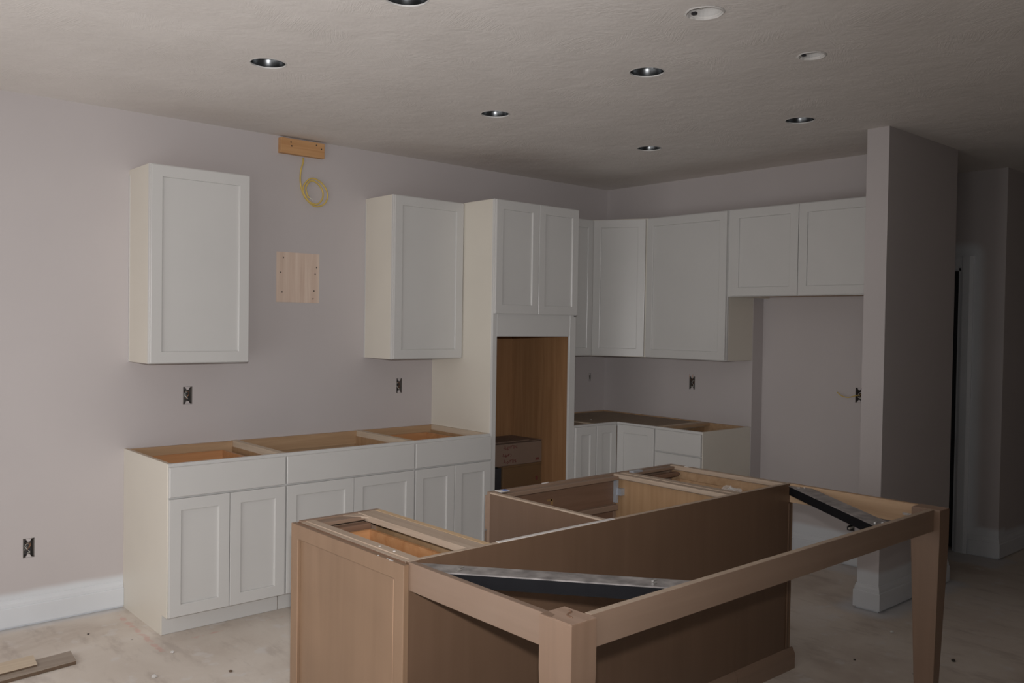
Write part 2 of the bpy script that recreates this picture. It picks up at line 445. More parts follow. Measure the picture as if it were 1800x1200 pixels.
# hall door: casing, jamb and a black sheet painting in the unlit room's shade
cs = MBD()
y0, y1, zt = -2.436, -1.62, 2.045
prof = [(.0, 0), (.0, .012), (.015, .017), (.06, .017), (.085, .010), (.085, 0)]     # across, out
def casing_leg(ya, sgn, z1):
    mb = MBD(); mb.rings([[(XH-o_, ya+sgn*u, z) for u, o_ in prof] for z in (0.0, z1)]); return mb
dr = thing('door_1', (XH, -2.03, 0), 'dark doorway with white casing in the hall', 'door'); del dr['label']; del dr['category']; dr['kind'] = 'structure'
obj('casing_side', casing_leg(y0, -1, zt+.085), MB_, dr); obj('casing_side', casing_leg(y1, 1, zt+.085), MB_, dr)
mb = MBD(); mb.rings([[(XH-o_, y, zt+u) for u, o_ in prof] for y in (y0, y1)]); obj('casing_head', mb, MB_, dr)
obj('door_jamb', MBD().box(XH, XH+.12, y0-.001, y0+.018, 0, zt).box(XH, XH+.12, y1-.018, y1+.001, 0, zt).box(XH, XH+.12, y0, y1, zt-.018, zt+.001), MB_, dr)
obj('doorway_shade_sheet', MBD().box(XH+.075, XH+.115, y0+.02, y1-.02, .01, zt-.02), MDARK, dr)

# ---------------------------------------------------------------- ceiling fittings
can_lbl = ['open recessed can in the ceiling at upper left, above the first wall cabinet',
           'open recessed can cut off by the top edge of the picture',
           'open recessed can in the ceiling above the second wall cabinet, far row centre',
           'open recessed can in the middle of the ceiling, near row centre',
           'small farthest recessed can, above the corner cabinets',
           'open recessed can nearest to the end of the partition wall']
for (x, y), lb in zip(CANS, can_lbl):
    t = thing('recessed_can_light', (x, y, H-.003), lb, 'ceiling light', 'recessed can housings in the ceiling')
    r = .0765
    mb = MBD(); seg = 32
    def ring(rr, z): return [(x+rr*math.cos(2*math.pi*i/seg), y+rr*math.sin(2*math.pi*i/seg), z) for i in range(seg)]
    mb.rings([ring(r, H-.0005), ring(r, H+.055), ring(r-.004, H+.058), ring(r-.004, H+.17), ring(.03, H+.185)], False, True)
    obj('can_housing', mb, MCAN, t, smooth=True)
    mb = MBD(); mb.rings([ring(r+.004, H-.0005), ring(r+.003, H-.0015), ring(r-.0005, H-.0015), ring(r-.001, H+.004)], False, False)
    obj('plaster_rim', mb, MWHITEBOX, t)
    mb = MBD(); mb.disc_tube((x, y), .021, .021, H+.14, H+.185, 16); mb.f.append(tuple(range(16)))
    obj('lamp_socket', mb, MDARK, t)
    for sg in (-1, 1): obj('spring_clip', MBD().box(x+sg*.058-.003, x+sg*.058+.003, y-.010, y+.010, H+.03, H+.12), MCAN, t)
for k, (x, y, r) in enumerate(JBOX):
    t = thing('pendant_junction_box', (x, y, H-.003), ['larger plastered round junction box near the top of the picture', 'smaller plastered round junction box right of the larger one'][k], 'junction box', 'ceiling boxes for pendants over the island')
    seg = 28
    def ring2(rr, z, wob=0): return [(x+(rr+wob*math.sin(5*i))*math.cos(2*math.pi*i/seg), y+(rr+wob*math.sin(3*i))*math.sin(2*math.pi*i/seg), z) for i in range(seg)]
    obj('box_shell', MBD().rings([ring2(r, H+.0), ring2(r, H+.045), ring2(.01, H+.046)], False, True), MWHITEBOX, t)
    obj('plaster_rim', MBD().rings([ring2(r+.012, H-.0008, .003), ring2(r+.006, H-.004, .002), ring2(r-.004, H+.006)], False, False), MWHITEBOX, t)
    obj('mounting_ear', MBD().box(x-.008, x+.006, y+r*.6, y+r*.9, H+.004, H+.012), MDARK, t)
    tube('wire_end', [(x, y, H+.044), (x+.01, y+.01, H+.025), (x-.005, y+.02, H+.02), (x-.02, y+.005, H+.03)], .0022, MWIRE, t)

# ---------------------------------------------------------------- wall boxes
def wall_box(T, a, z, label, bo=0.0, cable=False, OW=OW, OH=OH):
    P = T(a, bo, z); P = Vector((P.x, P.y, z-OH))
    t = thing('electrical_box', P, label, 'outlet box', 'open outlet boxes in the walls')
    mb = MBD(T); w, h = OW-.001, OH-.001
    mb.box(a-w, a+w, bo-.066, bo-.063, z-h, z+h).box(a-w, a-w+.003, bo-.063, bo-.002, z-h, z+h).box(a+w-.003, a+w, bo-.063, bo-.002, z-h, z+h)
    mb.box(a-w, a+w, bo-.063, bo-.002, z-h, z-h+.003).box(a-w, a+w, bo-.063, bo-.002, z+h-.003, z+h)
    obj('box_body', mb, MBOX, t)
    for sg in (-1, 1): obj('screw_tab', MBD(T).prism([(a-w*.55, z+sg*h), (a+w*.55, z+sg*h), (a+w*.18, z+sg*(h-.017)), (a-w*.18, z+sg*(h-.017))], bo-.010, bo-.001, lambda u, v, q: (u, q, v)), MW, t)
    rnd = random.Random(int(abs(a)*1000))
    for k, (m, r) in enumerate(((MDARK, .0022), (MWIRE, .0020), (MCOP, .0012))):
        s = (-1)**k
        pts = [T(a+s*.012, bo-.060, z+.03*s), T(a-s*.010, bo-.035, z+.020), T(a+s*.014, bo-.018, z-.005+.01*k), T(a-s*.008, bo-.012, z-.025), T(a+s*.010+rnd.uniform(-.004, .004), bo-.004, z+rnd.uniform(-.03, .02))]
        tube('wire', pts, r, m, t)
    if label.endswith('corner base cabinets'):
        for k in (-.014, .012): tube('loose_wire', [T(a+k*.5, bo-.03, z), T(a+k, bo+.008, z+.03), T(a+k*1.2, bo+.010, z+.068)], .0016, MCOP, t)
    if cable:
        tube('cable_tail', [T(a, bo-.04, z+.0), T(a-.02, bo+.01, z-.005), T(a-.06, bo+.035, z-.018), T(a-.10, bo+.045, z-.010), T(a-.135, bo+.04, z+.012)], .0035, MYEL, t)
wall_box(TA, OUT_A[0][0], OUT_A[0][1], 'open outlet box under the first wall cabinet, above the base cabinets')
wall_box(TA, OUT_A[1][0], OUT_A[1][1], 'narrow-looking open outlet box under the second wall cabinet', OW=.023)
wall_box(TA, OUT_A[2][0], OUT_A[2][1], 'low open outlet box near the left edge, above the baseboard')
wall_box(TA, OUT_A[3][0], OUT_A[3][1], 'barely visible outlet box in the dark back corner behind the tall cabinet', OW=.011, OH=.034)
wall_box(TB, .908, 1.163, 'open outlet box with loose wires above the corner base cabinets')
wall_box(TB, 2.180, 1.154, 'outlet box with a yellow cable tail in the fridge recess', -XALC, True)
t = thing('water_valve_box', (XALC, -2.147, .235), 'small water line stub low in the fridge recess', 'valve')
obj('valve_sleeve', MBD(TB).box(2.127, 2.168, -XALC-.05, -XALC-.046, .237, .273).box(2.127, 2.131, -XALC-.046, -XALC-.001, .237, .273).box(2.164, 2.168, -XALC-.046, -XALC-.001, .237, .273), MBOX, t)
tube('pipe_stub', [TB(2.147, -XALC-.045, .255), TB(2.147, -XALC+.01, .255), TB(2.147, -XALC+.03, .255)], .008, MWIRE, t)
obj('valve_handle', MBD(TB).box(2.131, 2.137, -XALC+.0, -XALC+.03, .243, .268), MDARK, t)

# wood pieces and cable on the long wall
t = thing('lumber_block', (-2.846, -.02, 2.620), 'short orange lumber block screwed to the wall at the ceiling', 'wood block')
o = obj('block', MBD(TA).box(-2.996, -2.696, .001, .040, 2.624, 2.718), MLUM, t, .002)
for (x, z) in ((-2.93, 2.695), (-2.925, 2.672), (-2.755, 2.70), (-2.72, 2.68)):
    obj('screw_head', MBD(TA).box(x-.004, x+.004, .040, .0412, z-.004, z+.004), MNAIL, o)
t = thing('blocking_board', (-2.853, -.002, 1.709), 'square pale pine board set flush in the wall with screw holes', 'wood board')
o = obj('board', MBD(TA).box(-3.0, -2.706, .0005, .003, 1.709, 2.020), MBLK, t)
for (x, z) in ((-2.955, 1.985), (-2.972, 1.893), (-2.962, 1.773), (-2.725, 1.935), (-2.735, 1.892), (-2.742, 1.785), (-2.748, 1.735)):
    obj('screw_hole', MBD(TA).box(x-.0035, x+.0035, .003, .0036, z-.0045, z+.0045), MNAIL, o)
t = thing('coiled_cable', (-2.80, -.01, 2.30), 'yellow electrical cable hanging in a coil from the wall', 'cable')
cp = [(-2.826, .0, 2.615), (-2.832, -.012, 2.585), (-2.849, -.016, 2.533), (-2.853, -.018, 2.469), (-2.842, -.02, 2.41), (-2.812, -.02, 2.359), (-2.752, -.022, 2.320), (-2.690, -.024, 2.338), (-2.664, -.026, 2.393), (-2.684, -.028, 2.445), (-2.733, -.026, 2.484), (-2.785, -.024, 2.490), (-2.830, -.026, 2.446), (-2.836, -.030, 2.395), (-2.80, -.034, 2.345), (-2.745, -.034, 2.332), (-2.705, -.03, 2.37), (-2.702, -.028, 2.42), (-2.735, -.028, 2.462), (-2.785, -.03, 2.475), (-2.822, -.034, 2.43), (-2.812, -.038, 2.378), (-2.80, -.044, 2.366)]
tube('cable_coil', cp, .0052, MYEL, t, 3)
tube('cable_core', [(-2.80, -.044, 2.366), (-2.792, -.05, 2.358), (-2.784, -.05, 2.350)], .003, MWIRE, t)

# ---------------------------------------------------------------- cabinet makers
RAIL = .060
def shaker(parent, F, u0, u1, z0, z1, t=.019, rail=RAIL, rec=.0105, mat=MCAB, name='door', panel='door_panel'):
    """F(u, d, z): u along the face, d outwards from the frame face"""
    R = lambda e, d: [(u0+e, d, z0+e), (u1-e, d, z0+e), (u1-e, d, z1-e), (u0+e, d, z1-e)]
    mb = MBD(F)
    ro, ri = .0025, .004                     # rounded outer and inner arrises
    outer = [R(ro*(1-math.cos(a)), t-ro*(1-math.sin(a))) for a in (0, math.pi/6, math.pi/3, math.pi/2)]
    inner = [R(rail-ri*(1-math.sin(a)), t-ri*(1-math.cos(a))) for a in (0, math.pi/6, math.pi/3, math.pi/2)]
    rs = [R(0, .0005)] + outer + inner + [R(rail+.0005, t-rec), R(rail+.0005, .0005)]
    mb.rings(rs, False, False)
    k = 4*(len(rs)-1)
    for j in range(4):
        j2 = (j+1) % 4; mb.f.append((j, j2, k+j2, k+j))
    d = obj(name, mb, mat, parent)
    e = rail-.001
    pb = MBD(F).box(u0+e, u1-e, .002, t-rec, z0+e, z1-e)
    obj(panel, pb, mat, d)
    return d
def slab(parent, F, u0, u1, z0, z1, t=.019, mat=MCAB, name='drawer_front'):
    R = lambda e, d: [(u0+e, d, z0+e), (u1-e, d, z0+e), (u1-e, d, z1-e), (u0+e, d, z1-e)]
    return obj(name, MBD(F).rings([R(0, .0005), R(0, t-.003), R(.003, t)]), mat, parent)
def Fof(T, b): return lambda u, d, z: T(u, b+d, z)
BZ = .876; D = .655; TK = .105
def side_profile(d, z1): return [(0, 0), (d-.076, 0), (d-.076, TK), (d, TK), (d, z1), (0, z1)]
def base_cab(T, a0, a1, label, doors=2, drawer=True, skin=None, box=None, drawers=None, D=D, top_rail=True, first_split=None):
    P = T((a0+a1)/2, D/2, 0)
    t = thing('base_cabinet', P, label, 'cabinet', 'white base cabinets along the walls')
    sk0 = .005 if skin == 'lo' else 0; sk1 = .005 if skin == 'hi' else 0
    for s in (0, 1):
        a = a0+sk0 if s == 0 else a1-.019-sk1
        obj('side_panel', MBD(T).prism(side_profile(D-.019, BZ), a+.0003, a+.0187, lambda u, v, w: (w, u, v)), MMEDGE, t)
        obj('side_liner', MBD(T).box(a+.019 if s == 0 else a-.006, a+.025 if s == 0 else a, .015, D-.02, TK, BZ-.035), MMAPV, t)
    if skin:
        a = a0 if skin == 'lo' else a1-.005
        obj('finished_side', MBD(T).prism(side_profile(D, BZ+.001), a, a+.005, lambda u, v, w: (w, u, v)), MSIDE, t, .001)
    obj('back_panel', MBD(T).box(a0+.02, a1-.02, .001, .013, TK, BZ-.004), MMAP, t)
    obj('back_stretcher', MBD(T).box(a0+.02, a1-.02, .013, .030, BZ-.085, BZ-.001), MMAP, t)
    obj('bottom_panel', MBD(T).box(a0+.02, a1-.02, .013, D-.02, TK, TK+.016), MMAP, t)
    obj('toe_kick', MBD(T).box(a0+.004, a1-.0005, D-.082, D-.0765, .002, TK-.001), MCAB, t)
    ff = MBD(T)
    ff.box(a0+sk0, a0+.04, D-.019, D, TK, BZ).box(a1-.04, a1-sk1, D-.019, D, TK, BZ)
    ff.box(a0+.04, a1-.04, D-.019, D, BZ-.032, BZ).box(a0+.04, a1-.04, D-.019, D, TK, TK+.038)
    if drawer: ff.box(a0+.04, a1-.04, D-.019, D, .69, .725)
    for (zz, _) in (drawers or [])[:-1]: ff.box(a0+.04, a1-.04, D-.019, D, zz-.025, zz+.015)
    obj('face_frame', ff, MCAB, t, .0008)
    F = Fof(T, D); g = .005
    if drawers:
        for (z0, z1) in drawers: slab(t, F, a0+g, a1-g, z0, z1)
    else:
        zt = .700 if drawer else .862
        if drawer: slab(t, F, a0+g, a1-g, .709, .860)
        if doors == 1: shaker(t, F, a0+g, a1-g, .110, zt)
        else:
            am = (a0+a1)/2 if first_split is None else first_split
            shaker(t, F, a0+g, am-.0015, .110, zt); shaker(t, F, am+.0015, a1-g, .110, zt)
    if box:
        (x0, x1, bz0, bz1) = box
        db = obj('drawer_box', MBD(T).box(x0, x1, D-.05, D-.035, bz0, bz1), MPINE, t); obj('drawer_back', MBD(T).box(x0, x1, .08, .095, bz0, bz1), MPINE, db)
        obj('drawer_side', MBD(T).box(x0, x0+.014, .095, D-.05, bz0, bz1), MPINE, db); obj('drawer_side', MBD(T).box(x1-.014, x1, .095, D-.05, bz0, bz1), MPINE, db)
        obj('drawer_bottom', MBD(T).box(x0+.014, x1-.014, .095, D-.05, bz0+.01, bz0+.016), MPINE, db)
        for xs in (x0-.03, x1+.012): obj('drawer_slide', MBD(T).box(xs, xs+.018, .10, D-.05, bz0+.01, bz0+.05), MGALV, t)
    return t
c1 = base_cab(TA, -3.894, -3.263, 'open-topped white base cabinet at the left end of the long wall', skin='lo', box=(-3.80, -3.36, .735, .835))
obj('corner_clip', MBD(TA).box(-3.866, -3.838, D-.13, D-.09, .80, .845), MBLUE, c1)
base_cab(TA, -3.263, -2.414, 'widest white base cabinet, middle of the long wall, with an empty top')
base_cab(TA, -2.414, -1.806, 'white base cabinet standing against the tall oven cabinet', box=(-2.33, -1.90, .735, .835))
# corner group
base_cab(TA, -1.030, -.811, 'narrow one-door white base cabinet right of the tall oven cabinet', doors=1, drawer=False)
def corner_base():
    DB = .570
    t = thing('corner_base_cabinet', (-.4, -.4, 0), 'white corner base cabinet with two doors meeting in the inside corner', 'cabinet', 'white base cabinets along the walls')
    xl, yr = -.811, -1.028
    obj('back_panel', MBD(TA).box(xl, -.002, .001, .013, TK, BZ-.004), MMAP, t)
    obj('back_panel', MBD(TB).box(.013, -yr, .001, .013, TK, BZ-.004), MMAP, t)
    obj('side_panel', MBD(TA).prism(side_profile(D-.019, BZ), xl+.0003, xl+.0187, lambda u, v, w: (w, u, v)), MMEDGE, t)
    obj('side_panel', MBD(TB).prism(side_profile(DB-.019, BZ), -yr-.0187, -yr-.0003, lambda u, v, w: (w, u, v)), MMEDGE, t)
    obj('toe_kick', MBD(TA).box(xl, -DB+.076, D-.082, D-.0765, .002, TK-.001), MCAB, t)
    obj('toe_kick', MBD(TB).box(D-.08, -yr, DB-.082, DB-.0765, .002, TK-.001), MCAB, t)
    f = MBD(TA).box(xl+.02, -DB, D-.019, D, BZ-.032, BZ).box(xl+.02, -DB, D-.019, D, TK, TK+.03).box(xl, xl+.02, D-.019, D, TK, BZ)
    obj('face_frame', f, MCAB, t, .0008)
    f = MBD(TB).box(D, -yr-.02, DB-.019, DB, BZ-.032, BZ).box(D, -yr-.02, DB-.019, DB, TK, TK+.03).box(-yr-.02, -yr, DB-.019, DB, TK, BZ)
    obj('face_frame', f, MCAB, t, .0008)
    shaker(t, Fof(TA, D), xl+.005, -DB-.021, .110, .862)
    shaker(t, Fof(TB, DB), D+.021, -yr-.005, .110, .862)
    mb = MBD().prism([(xl+.02, -.014), (-.014, -.014), (-.014, yr+.02), (-DB+.02, yr+.02), (-DB+.02, -D+.02), (xl+.02, -D+.02)], BZ-.012, BZ-.004, lambda u, v, w: (u, v, w))
    obj('top_board', mb, MHARD, t)
    obj('back_cleat', MBD(TA).box(xl+.02, -.014, .013, .032, BZ-.004, BZ+.002), MMAP, t); obj('back_cleat', MBD(TB).box(.032, -yr-.02, .013, .032, BZ-.004, BZ+.002), MMAP, t)
    obj('paint_fleck', MBD().box(-.62, -.612, -.44, -.43, BZ-.004, BZ-.001), MFILM, t)
corner_base()
t = base_cab(TB, 1.028, 1.434, 'white drawer base cabinet at the right end beside the fridge recess', skin='hi', drawers=[(.709, .860), (.415, .700), (.112, .406)], D=.570, drawer=False)
obj('front_stretcher', MBD(TB).box(1.05, 1.10, .03, .55, BZ-.02, BZ-.001), MMAP, t)
# narrow cabinet top board
nb = [o for o in COL.objects if o.get('label', '').startswith('narrow one-door')][0]
obj('top_board', MBD(TA).box(-1.010, -.831, .031, D-.02, BZ-.012, BZ-.004), MHARD, nb)

# wall cabinets
def wall_cab(T, a0, a1, z0, z1, label, doors=1, depth=.320, skin=(True, True), split=None, bo=0.0):
    P = T((a0+a1)/2, depth/2, z0)
    t = thing('wall_cabinet', P, label, 'cabinet', 'white wall cabinets')
    for s in (0, 1):
        a = a0 if s == 0 else a1-.016
        obj('side_panel', MBD(T).box(a, a+.016, bo, depth-.0195, z0, z1), MSIDE, t, .001)
    if skin[0]: obj('scribe_strip', MBD(T).box(a0-.003, a0, .0005, .012, z0-.002, z1-.03), MCAB, t)
    obj('top_panel', MBD(T).box(a0+.016, a1-.016, bo, depth-.02, z1-.016, z1), MMAP, t)
    obj('bottom_panel', MBD(T).box(a0+.016, a1-.016, bo, depth-.02, z0+.010, z0+.024), MMAP, t)
    obj('back_panel', MBD(T).box(a0+.016, a1-.016, bo+.001, bo+.009, z0+.024, z1-.016), MMAPV, t)
    ff = MBD(T).box(a0, a0+.04, depth-.019, depth, z0, z1).box(a1-.04, a1, depth-.019, depth, z0, z1).box(a0+.04, a1-.04, depth-.019, depth, z1-.04, z1).box(a0+.04, a1-.04, depth-.019, depth, z0, z0+.04)
    obj('face_frame', ff, MCAB, t, .0008)
    F = Fof(T, depth); g = .0035
    if doors == 1: shaker(t, F, a0+g, a1-g, z0+.004, z1-.006)
    else:
        m = split if split is not None else (a0+a1)/2
        shaker(t, F, a0+g, m-.002, z0+.004, z1-.006); shaker(t, F, m+.002, a1-g, z0+.004, z1-.006)
    return t
ZB, ZT = 1.357, 2.408
wall_cab(TA, -3.873, -3.325, ZB, ZT, 'single white wall cabinet hanging alone at the left', depth=.314)
wall_cab(TA, -2.366, -1.808, ZB, ZT, 'white wall cabinet hanging against the left side of the tall oven cabinet', depth=.330, skin=(True, False))
wall_cab(TA, -1.028, -.519, ZB, ZT, 'narrow-looking wall cabinet half hidden behind the tall oven cabinet', depth=.322, skin=(False, False))
# diagonal corner cabinet
def diag():
    p = Vector((-.517, -.322, 0)); q = Vector((-.322, -.716, 0))
    t = thing('corner_wall_cabinet', (-.25, -.3, ZB), 'white diagonal corner wall cabinet with one narrow door', 'cabinet', 'white wall cabinets')
    out = [(-.517, -.002), (-.002, -.002), (-.002, -.716), (-.322, -.716), (-.517, -.322)]
    inn = [(-.501, -.018), (-.018, -.018), (-.018, -.700), (-.318, -.700), (-.501, -.330)]
    mb = MBD()
    mb.rings([[(x, y, ZB) for x, y in out], [(x, y, ZT) for x, y in out]])
    obj('carcass', mb, MSIDE, t, .001)
    u = (q-p); L = u.length; u.normalize(); n = Vector((u.y, -u.x, 0))
    if n.dot(Vector((-1, -1, 0))) < 0: n = -n
    F = lambda a, d, z: p + u*a + n*(d+.001) + Vector((0, 0, z))
    shaker(t, F, .016, L-.016, ZB+.004, ZT-.006)
diag()
wall_cab(TB, .718, 1.436, ZB, ZT, 'wide one-door white wall cabinet between the corner and the fridge cabinet', depth=.322, skin=(False, False))
wall_cab(TB, 1.468, 2.500, 1.806, ZT, 'short two-door white cabinet over the fridge recess', doors=2, depth=.322, skin=(False, False), split=1.982, bo=-XALC+.001)
t = thing('cabinet_filler', (-.31, -1.452, 1.806), 'thin white filler strip between the wide wall cabinet and fridge cabinet', 'filler')
obj('strip', MBD(TB).box(1.4365, 1.4675, .300, .319, 1.806, ZT), MCAB, t, .001)

# ---------------------------------------------------------------- tall oven cabinet
def tall():
    a0, a1, dd = -1.804, -1.034, .662
    t = thing('tall_oven_cabinet', ((a0+a1)/2, -dd/2, 0), 'tall white oven cabinet with two upper doors and an open wood-lined bay', 'cabinet')
    obj('side_panel', MBD(TA).prism(side_profile(dd-.0195, ZT), a0, a0+.006, lambda u, v, w: (w, u, v)), MSIDE, t, .001)
    obj('side_panel', MBD(TA).prism(side_profile(dd-.0195, ZT), a1-.006, a1, lambda u, v, w: (w, u, v)), MSIDE, t, .001)
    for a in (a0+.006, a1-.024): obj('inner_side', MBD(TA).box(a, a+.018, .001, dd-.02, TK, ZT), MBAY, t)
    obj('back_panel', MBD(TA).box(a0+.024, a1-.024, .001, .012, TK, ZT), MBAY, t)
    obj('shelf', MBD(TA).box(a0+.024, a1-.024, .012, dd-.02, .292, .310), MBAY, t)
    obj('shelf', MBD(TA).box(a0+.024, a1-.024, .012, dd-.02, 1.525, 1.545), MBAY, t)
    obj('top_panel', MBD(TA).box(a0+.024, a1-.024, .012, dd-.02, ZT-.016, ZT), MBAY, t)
    ff = MBD(TA).box(a0, a0+.036, dd-.019, dd, TK, ZT).box(a1-.058, a1, dd-.019, dd, TK, ZT).box(a0+.036, a1-.058, dd-.019, dd, 1.512, 1.70).box(a0+.036, a1-.058, dd-.019, dd, ZT-.04, ZT)
    ff.box(a0+.036, a1-.058, dd-.019, dd, .27, .345).box(a0+.036, a1-.058, dd-.019, dd, TK, TK+.03)
    obj('face_frame', ff, MCAB, t, .0008)
    F = Fof(TA, dd); m = -1.419
    shaker(t, F, a0+.004, m-.0015, 1.662, ZT-.006); shaker(t, F, m+.0015, a1-.004, 1.662, ZT-.006)
    slab(t, F, a0+.006, a1-.006, .112, .285)
    obj('toe_kick', MBD(TA).box(a0+.006, a1-.006, dd-.082, dd-.0765, .002, TK-.001), MCAB, t)
    obj('hinge_plate', MBD(TA).box(a1-.022, a1-.004, dd+.001, dd+.006, 1.652, 1.659), MNAIL, t)
    # cartons stacked in the bay
    b = thing('cardboard_carton', (-1.30, -.19, .585), 'pale cardboard carton with red handwriting, upper of the two in the oven bay', 'box', 'cartons in the oven bay')
    xr, xl, yf = -1.064, -1.52, .365
    body = obj('carton_body', MBD(TA).box(xl, xr, .03, yf, .586, .742), MCARD, b, .003)
    obj('top_flap', MBD(TA).prism([(.03, .742), (yf-.01, .743), (yf+.012, .757), (yf+.012, .761), (.03, .747)], xl+.02, xr-.14, lambda u, v, w: (w, u, v)), MCARD, b)
    obj('top_flap', MBD(TA).prism([(.03, .742), (yf-.01, .743), (yf+.004, .748), (yf+.004, .751), (.03, .746)], xr-.13, xr-.005, lambda u, v, w: (w, u, v)), MCARD, b)
    def scr(x, z, w, h, n, parent):
        pts = []
        for i in range(n*4+1):
            tt = i/(n*4)
            pts.append(TA(x+w*tt+.010*math.sin(i*1.9), yf+.0008, z+h*.5*math.sin(i*2.3+x*50)+.004*math.sin(i*.9)))
        tube('red_handwriting', pts, .0018, MRED, parent)
    scr(-1.438, .716, .135, .028, 4, body); scr(-1.450, .662, .085, .022, 3, body); scr(-1.438, .616, .125, .024, 4, body)
    for (x, z) in ((-1.118, .612), (-1.100, .612)):
        obj('printed_mark', MBD(TA).box(x-.007, x+.007, yf, yf+.0008, z-.009, z+.009), MRED, body)
    b2 = thing('cardboard_carton', (-1.28, -.19, .31), 'darker brown cardboard carton under the pale one in the oven bay', 'box', 'cartons in the oven bay')
    body2 = obj('carton_body', MBD(TA).box(-1.435, xr, .03, yf-.006, .311, .572), MCARD2, b2, .003)
    obj('carton_lid', MBD(TA).box(-1.440, xr+.003, .028, yf-.003, .572, .585), MCARD2, b2)
    obj('printed_mark', MBD(TA).box(-1.118, -1.094, yf-.006, yf-.0052, .455, .485), MRED, body2)
    b3 = thing('black_panel', (-1.48, -.20, .31), 'dark upright panel beside the cartons in the oven bay', 'panel')
    obj('panel_sheet', MBD(TA).box(-1.50, -1.446, .04, yf-.02, .311, .572), MDARK, b3, .002)
    obj('panel_edge', MBD(TA).box(-1.503, -1.444, yf-.02, yf-.014, .311, .574), MDARK, b3)
tall()

# ---------------------------------------------------------------- island
IX0, IX1, IYF, IYB, IZ = -3.966, -1.786, -2.130, -2.832, .873
def island_shell(name, label, x0, x1, left_mat, right_mat, ins):
    t = thing(name, ((x0+x1)/2, (IYF+IYB)/2, 0), label, 'cabinet', 'brown island base cabinets')
    yb = IYB+.018
    for s in (0, 1):
        xa = x0 if s == 0 else x1-.018
        m = left_mat if s == 0 else right_mat
        o = obj('side_panel', MBD().prism([(IYF-.02, TK), (IYF-.02, IZ-.004), (yb, IZ-.004), (yb, 0), (IYF-.08, 0), (IYF-.08, TK)], xa, xa+.018, lambda u, v, w: (w, u, v)), m, t)
    obj('bottom_panel', MBD().box(x0+.018, x1-.018, yb, IYF-.02, TK, TK+.016), MMAP, t)
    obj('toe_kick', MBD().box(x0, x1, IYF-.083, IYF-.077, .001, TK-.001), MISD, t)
    return t
def face(t, x0, x1, mid=None, doors=2):
    f = MBD().box(x0, x0+.04, IYF-.02, IYF, TK, IZ).box(x1-.04, x1, IYF-.02, IYF, TK, IZ).box(x0+.04, x1-.04, IYF-.02, IYF, IZ-.030, IZ).box(x0+.04, x1-.04, IYF-.02, IYF, TK, TK+.03).box(x0+.04, x1-.04, IYF-.02, IYF, .68, .715)
    obj('face_frame', f, MBRX, t, .001)
    F = lambda u, d, z: Vector((u, IYF+d, z))
    slab(t, F, x0+.004, x1-.004, .709, .855, mat=MBRX)
    if doors == 1: shaker(t, F, x0+.004, x1-.004, .11, .70, mat=MBRZ)
    else:
        m = (x0+x1)/2; shaker(t, F, x0+.004, m-.0015, .11, .70, mat=MBRZ); shaker(t, F, m+.0015, x1-.004, .11, .70, mat=MBRZ)
yb = IYB+.018
# left unit
x0, x1 = -3.957, -3.622
t = island_shell('island_cabinet', 'narrow brown island cabinet with a drawer box showing at its open top, left end', x0, x1, MISLE, MMAPV, None)
face(t, x0, x1, doors=1)
obj('side_cap', MBD().box(x0+.018, x0+.052, yb, IYF-.021, IZ-.020, IZ-.001), MISLE, t, .001)
obj('side_cap', MBD().box(x1-.100, x1-.026, yb, IYF-.021, IZ-.022, IZ+.0005), MISLE, t, .001)
obj('side_edge', MBD().box(x1-.026, x1-.0005, yb, IYF-.021, IZ-.022, IZ+.001), MMAPE, t, .001)
obj('front_stretcher', MBD().box(x0+.052, x1-.100, IYF-.075, IYF-.021, IZ-.018, IZ-.004), MBRX, t, .002)
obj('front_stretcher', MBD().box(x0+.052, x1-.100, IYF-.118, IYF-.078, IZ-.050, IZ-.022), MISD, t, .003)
obj('corner_block', MBD().prism([(x1-.100, IYF-.021), (x1-.100, IYF-.095), (x1-.165, IYF-.021)], IZ-.010, IZ-.002, lambda u, v, w: (u, v, w)), MISLE, t)
d = obj('drawer_box', MBD().box(x0+.065, x1-.105, IYF-.135, IYF-.122, .72, .832), MPINE, t); obj('drawer_back', MBD().box(x0+.065, x1-.105, yb+.02, yb+.034, .72, .832), MPINE, d)
obj('drawer_side', MBD().box(x0+.065, x0+.079, yb+.034, IYF-.135, .72, .832), MPINE, d); obj('drawer_side', MBD().box(x1-.119, x1-.105, yb+.034, IYF-.135, .72, .832), MPINE, d)
obj('drawer_bottom', MBD().box(x0+.079, x1-.119, yb+.034, IYF-.135, .73, .738), MPINE, d)
obj('drawer_slide', MBD().box(x1-.100, x1-.086, yb+.03, IYF-.14, .74, .78), MDARK, t)
for (x, y) in ((x0+.03, -2.62), (x0+.032, -2.70), (x0+.072, -2.40)):
    obj('plaster_fleck', MBD().box(x-.003, x+.003, y-.003, y+.003, (IZ-.001) if x < x0+.06 else .832, (IZ+.001) if x < x0+.06 else .834), MFILM, t)
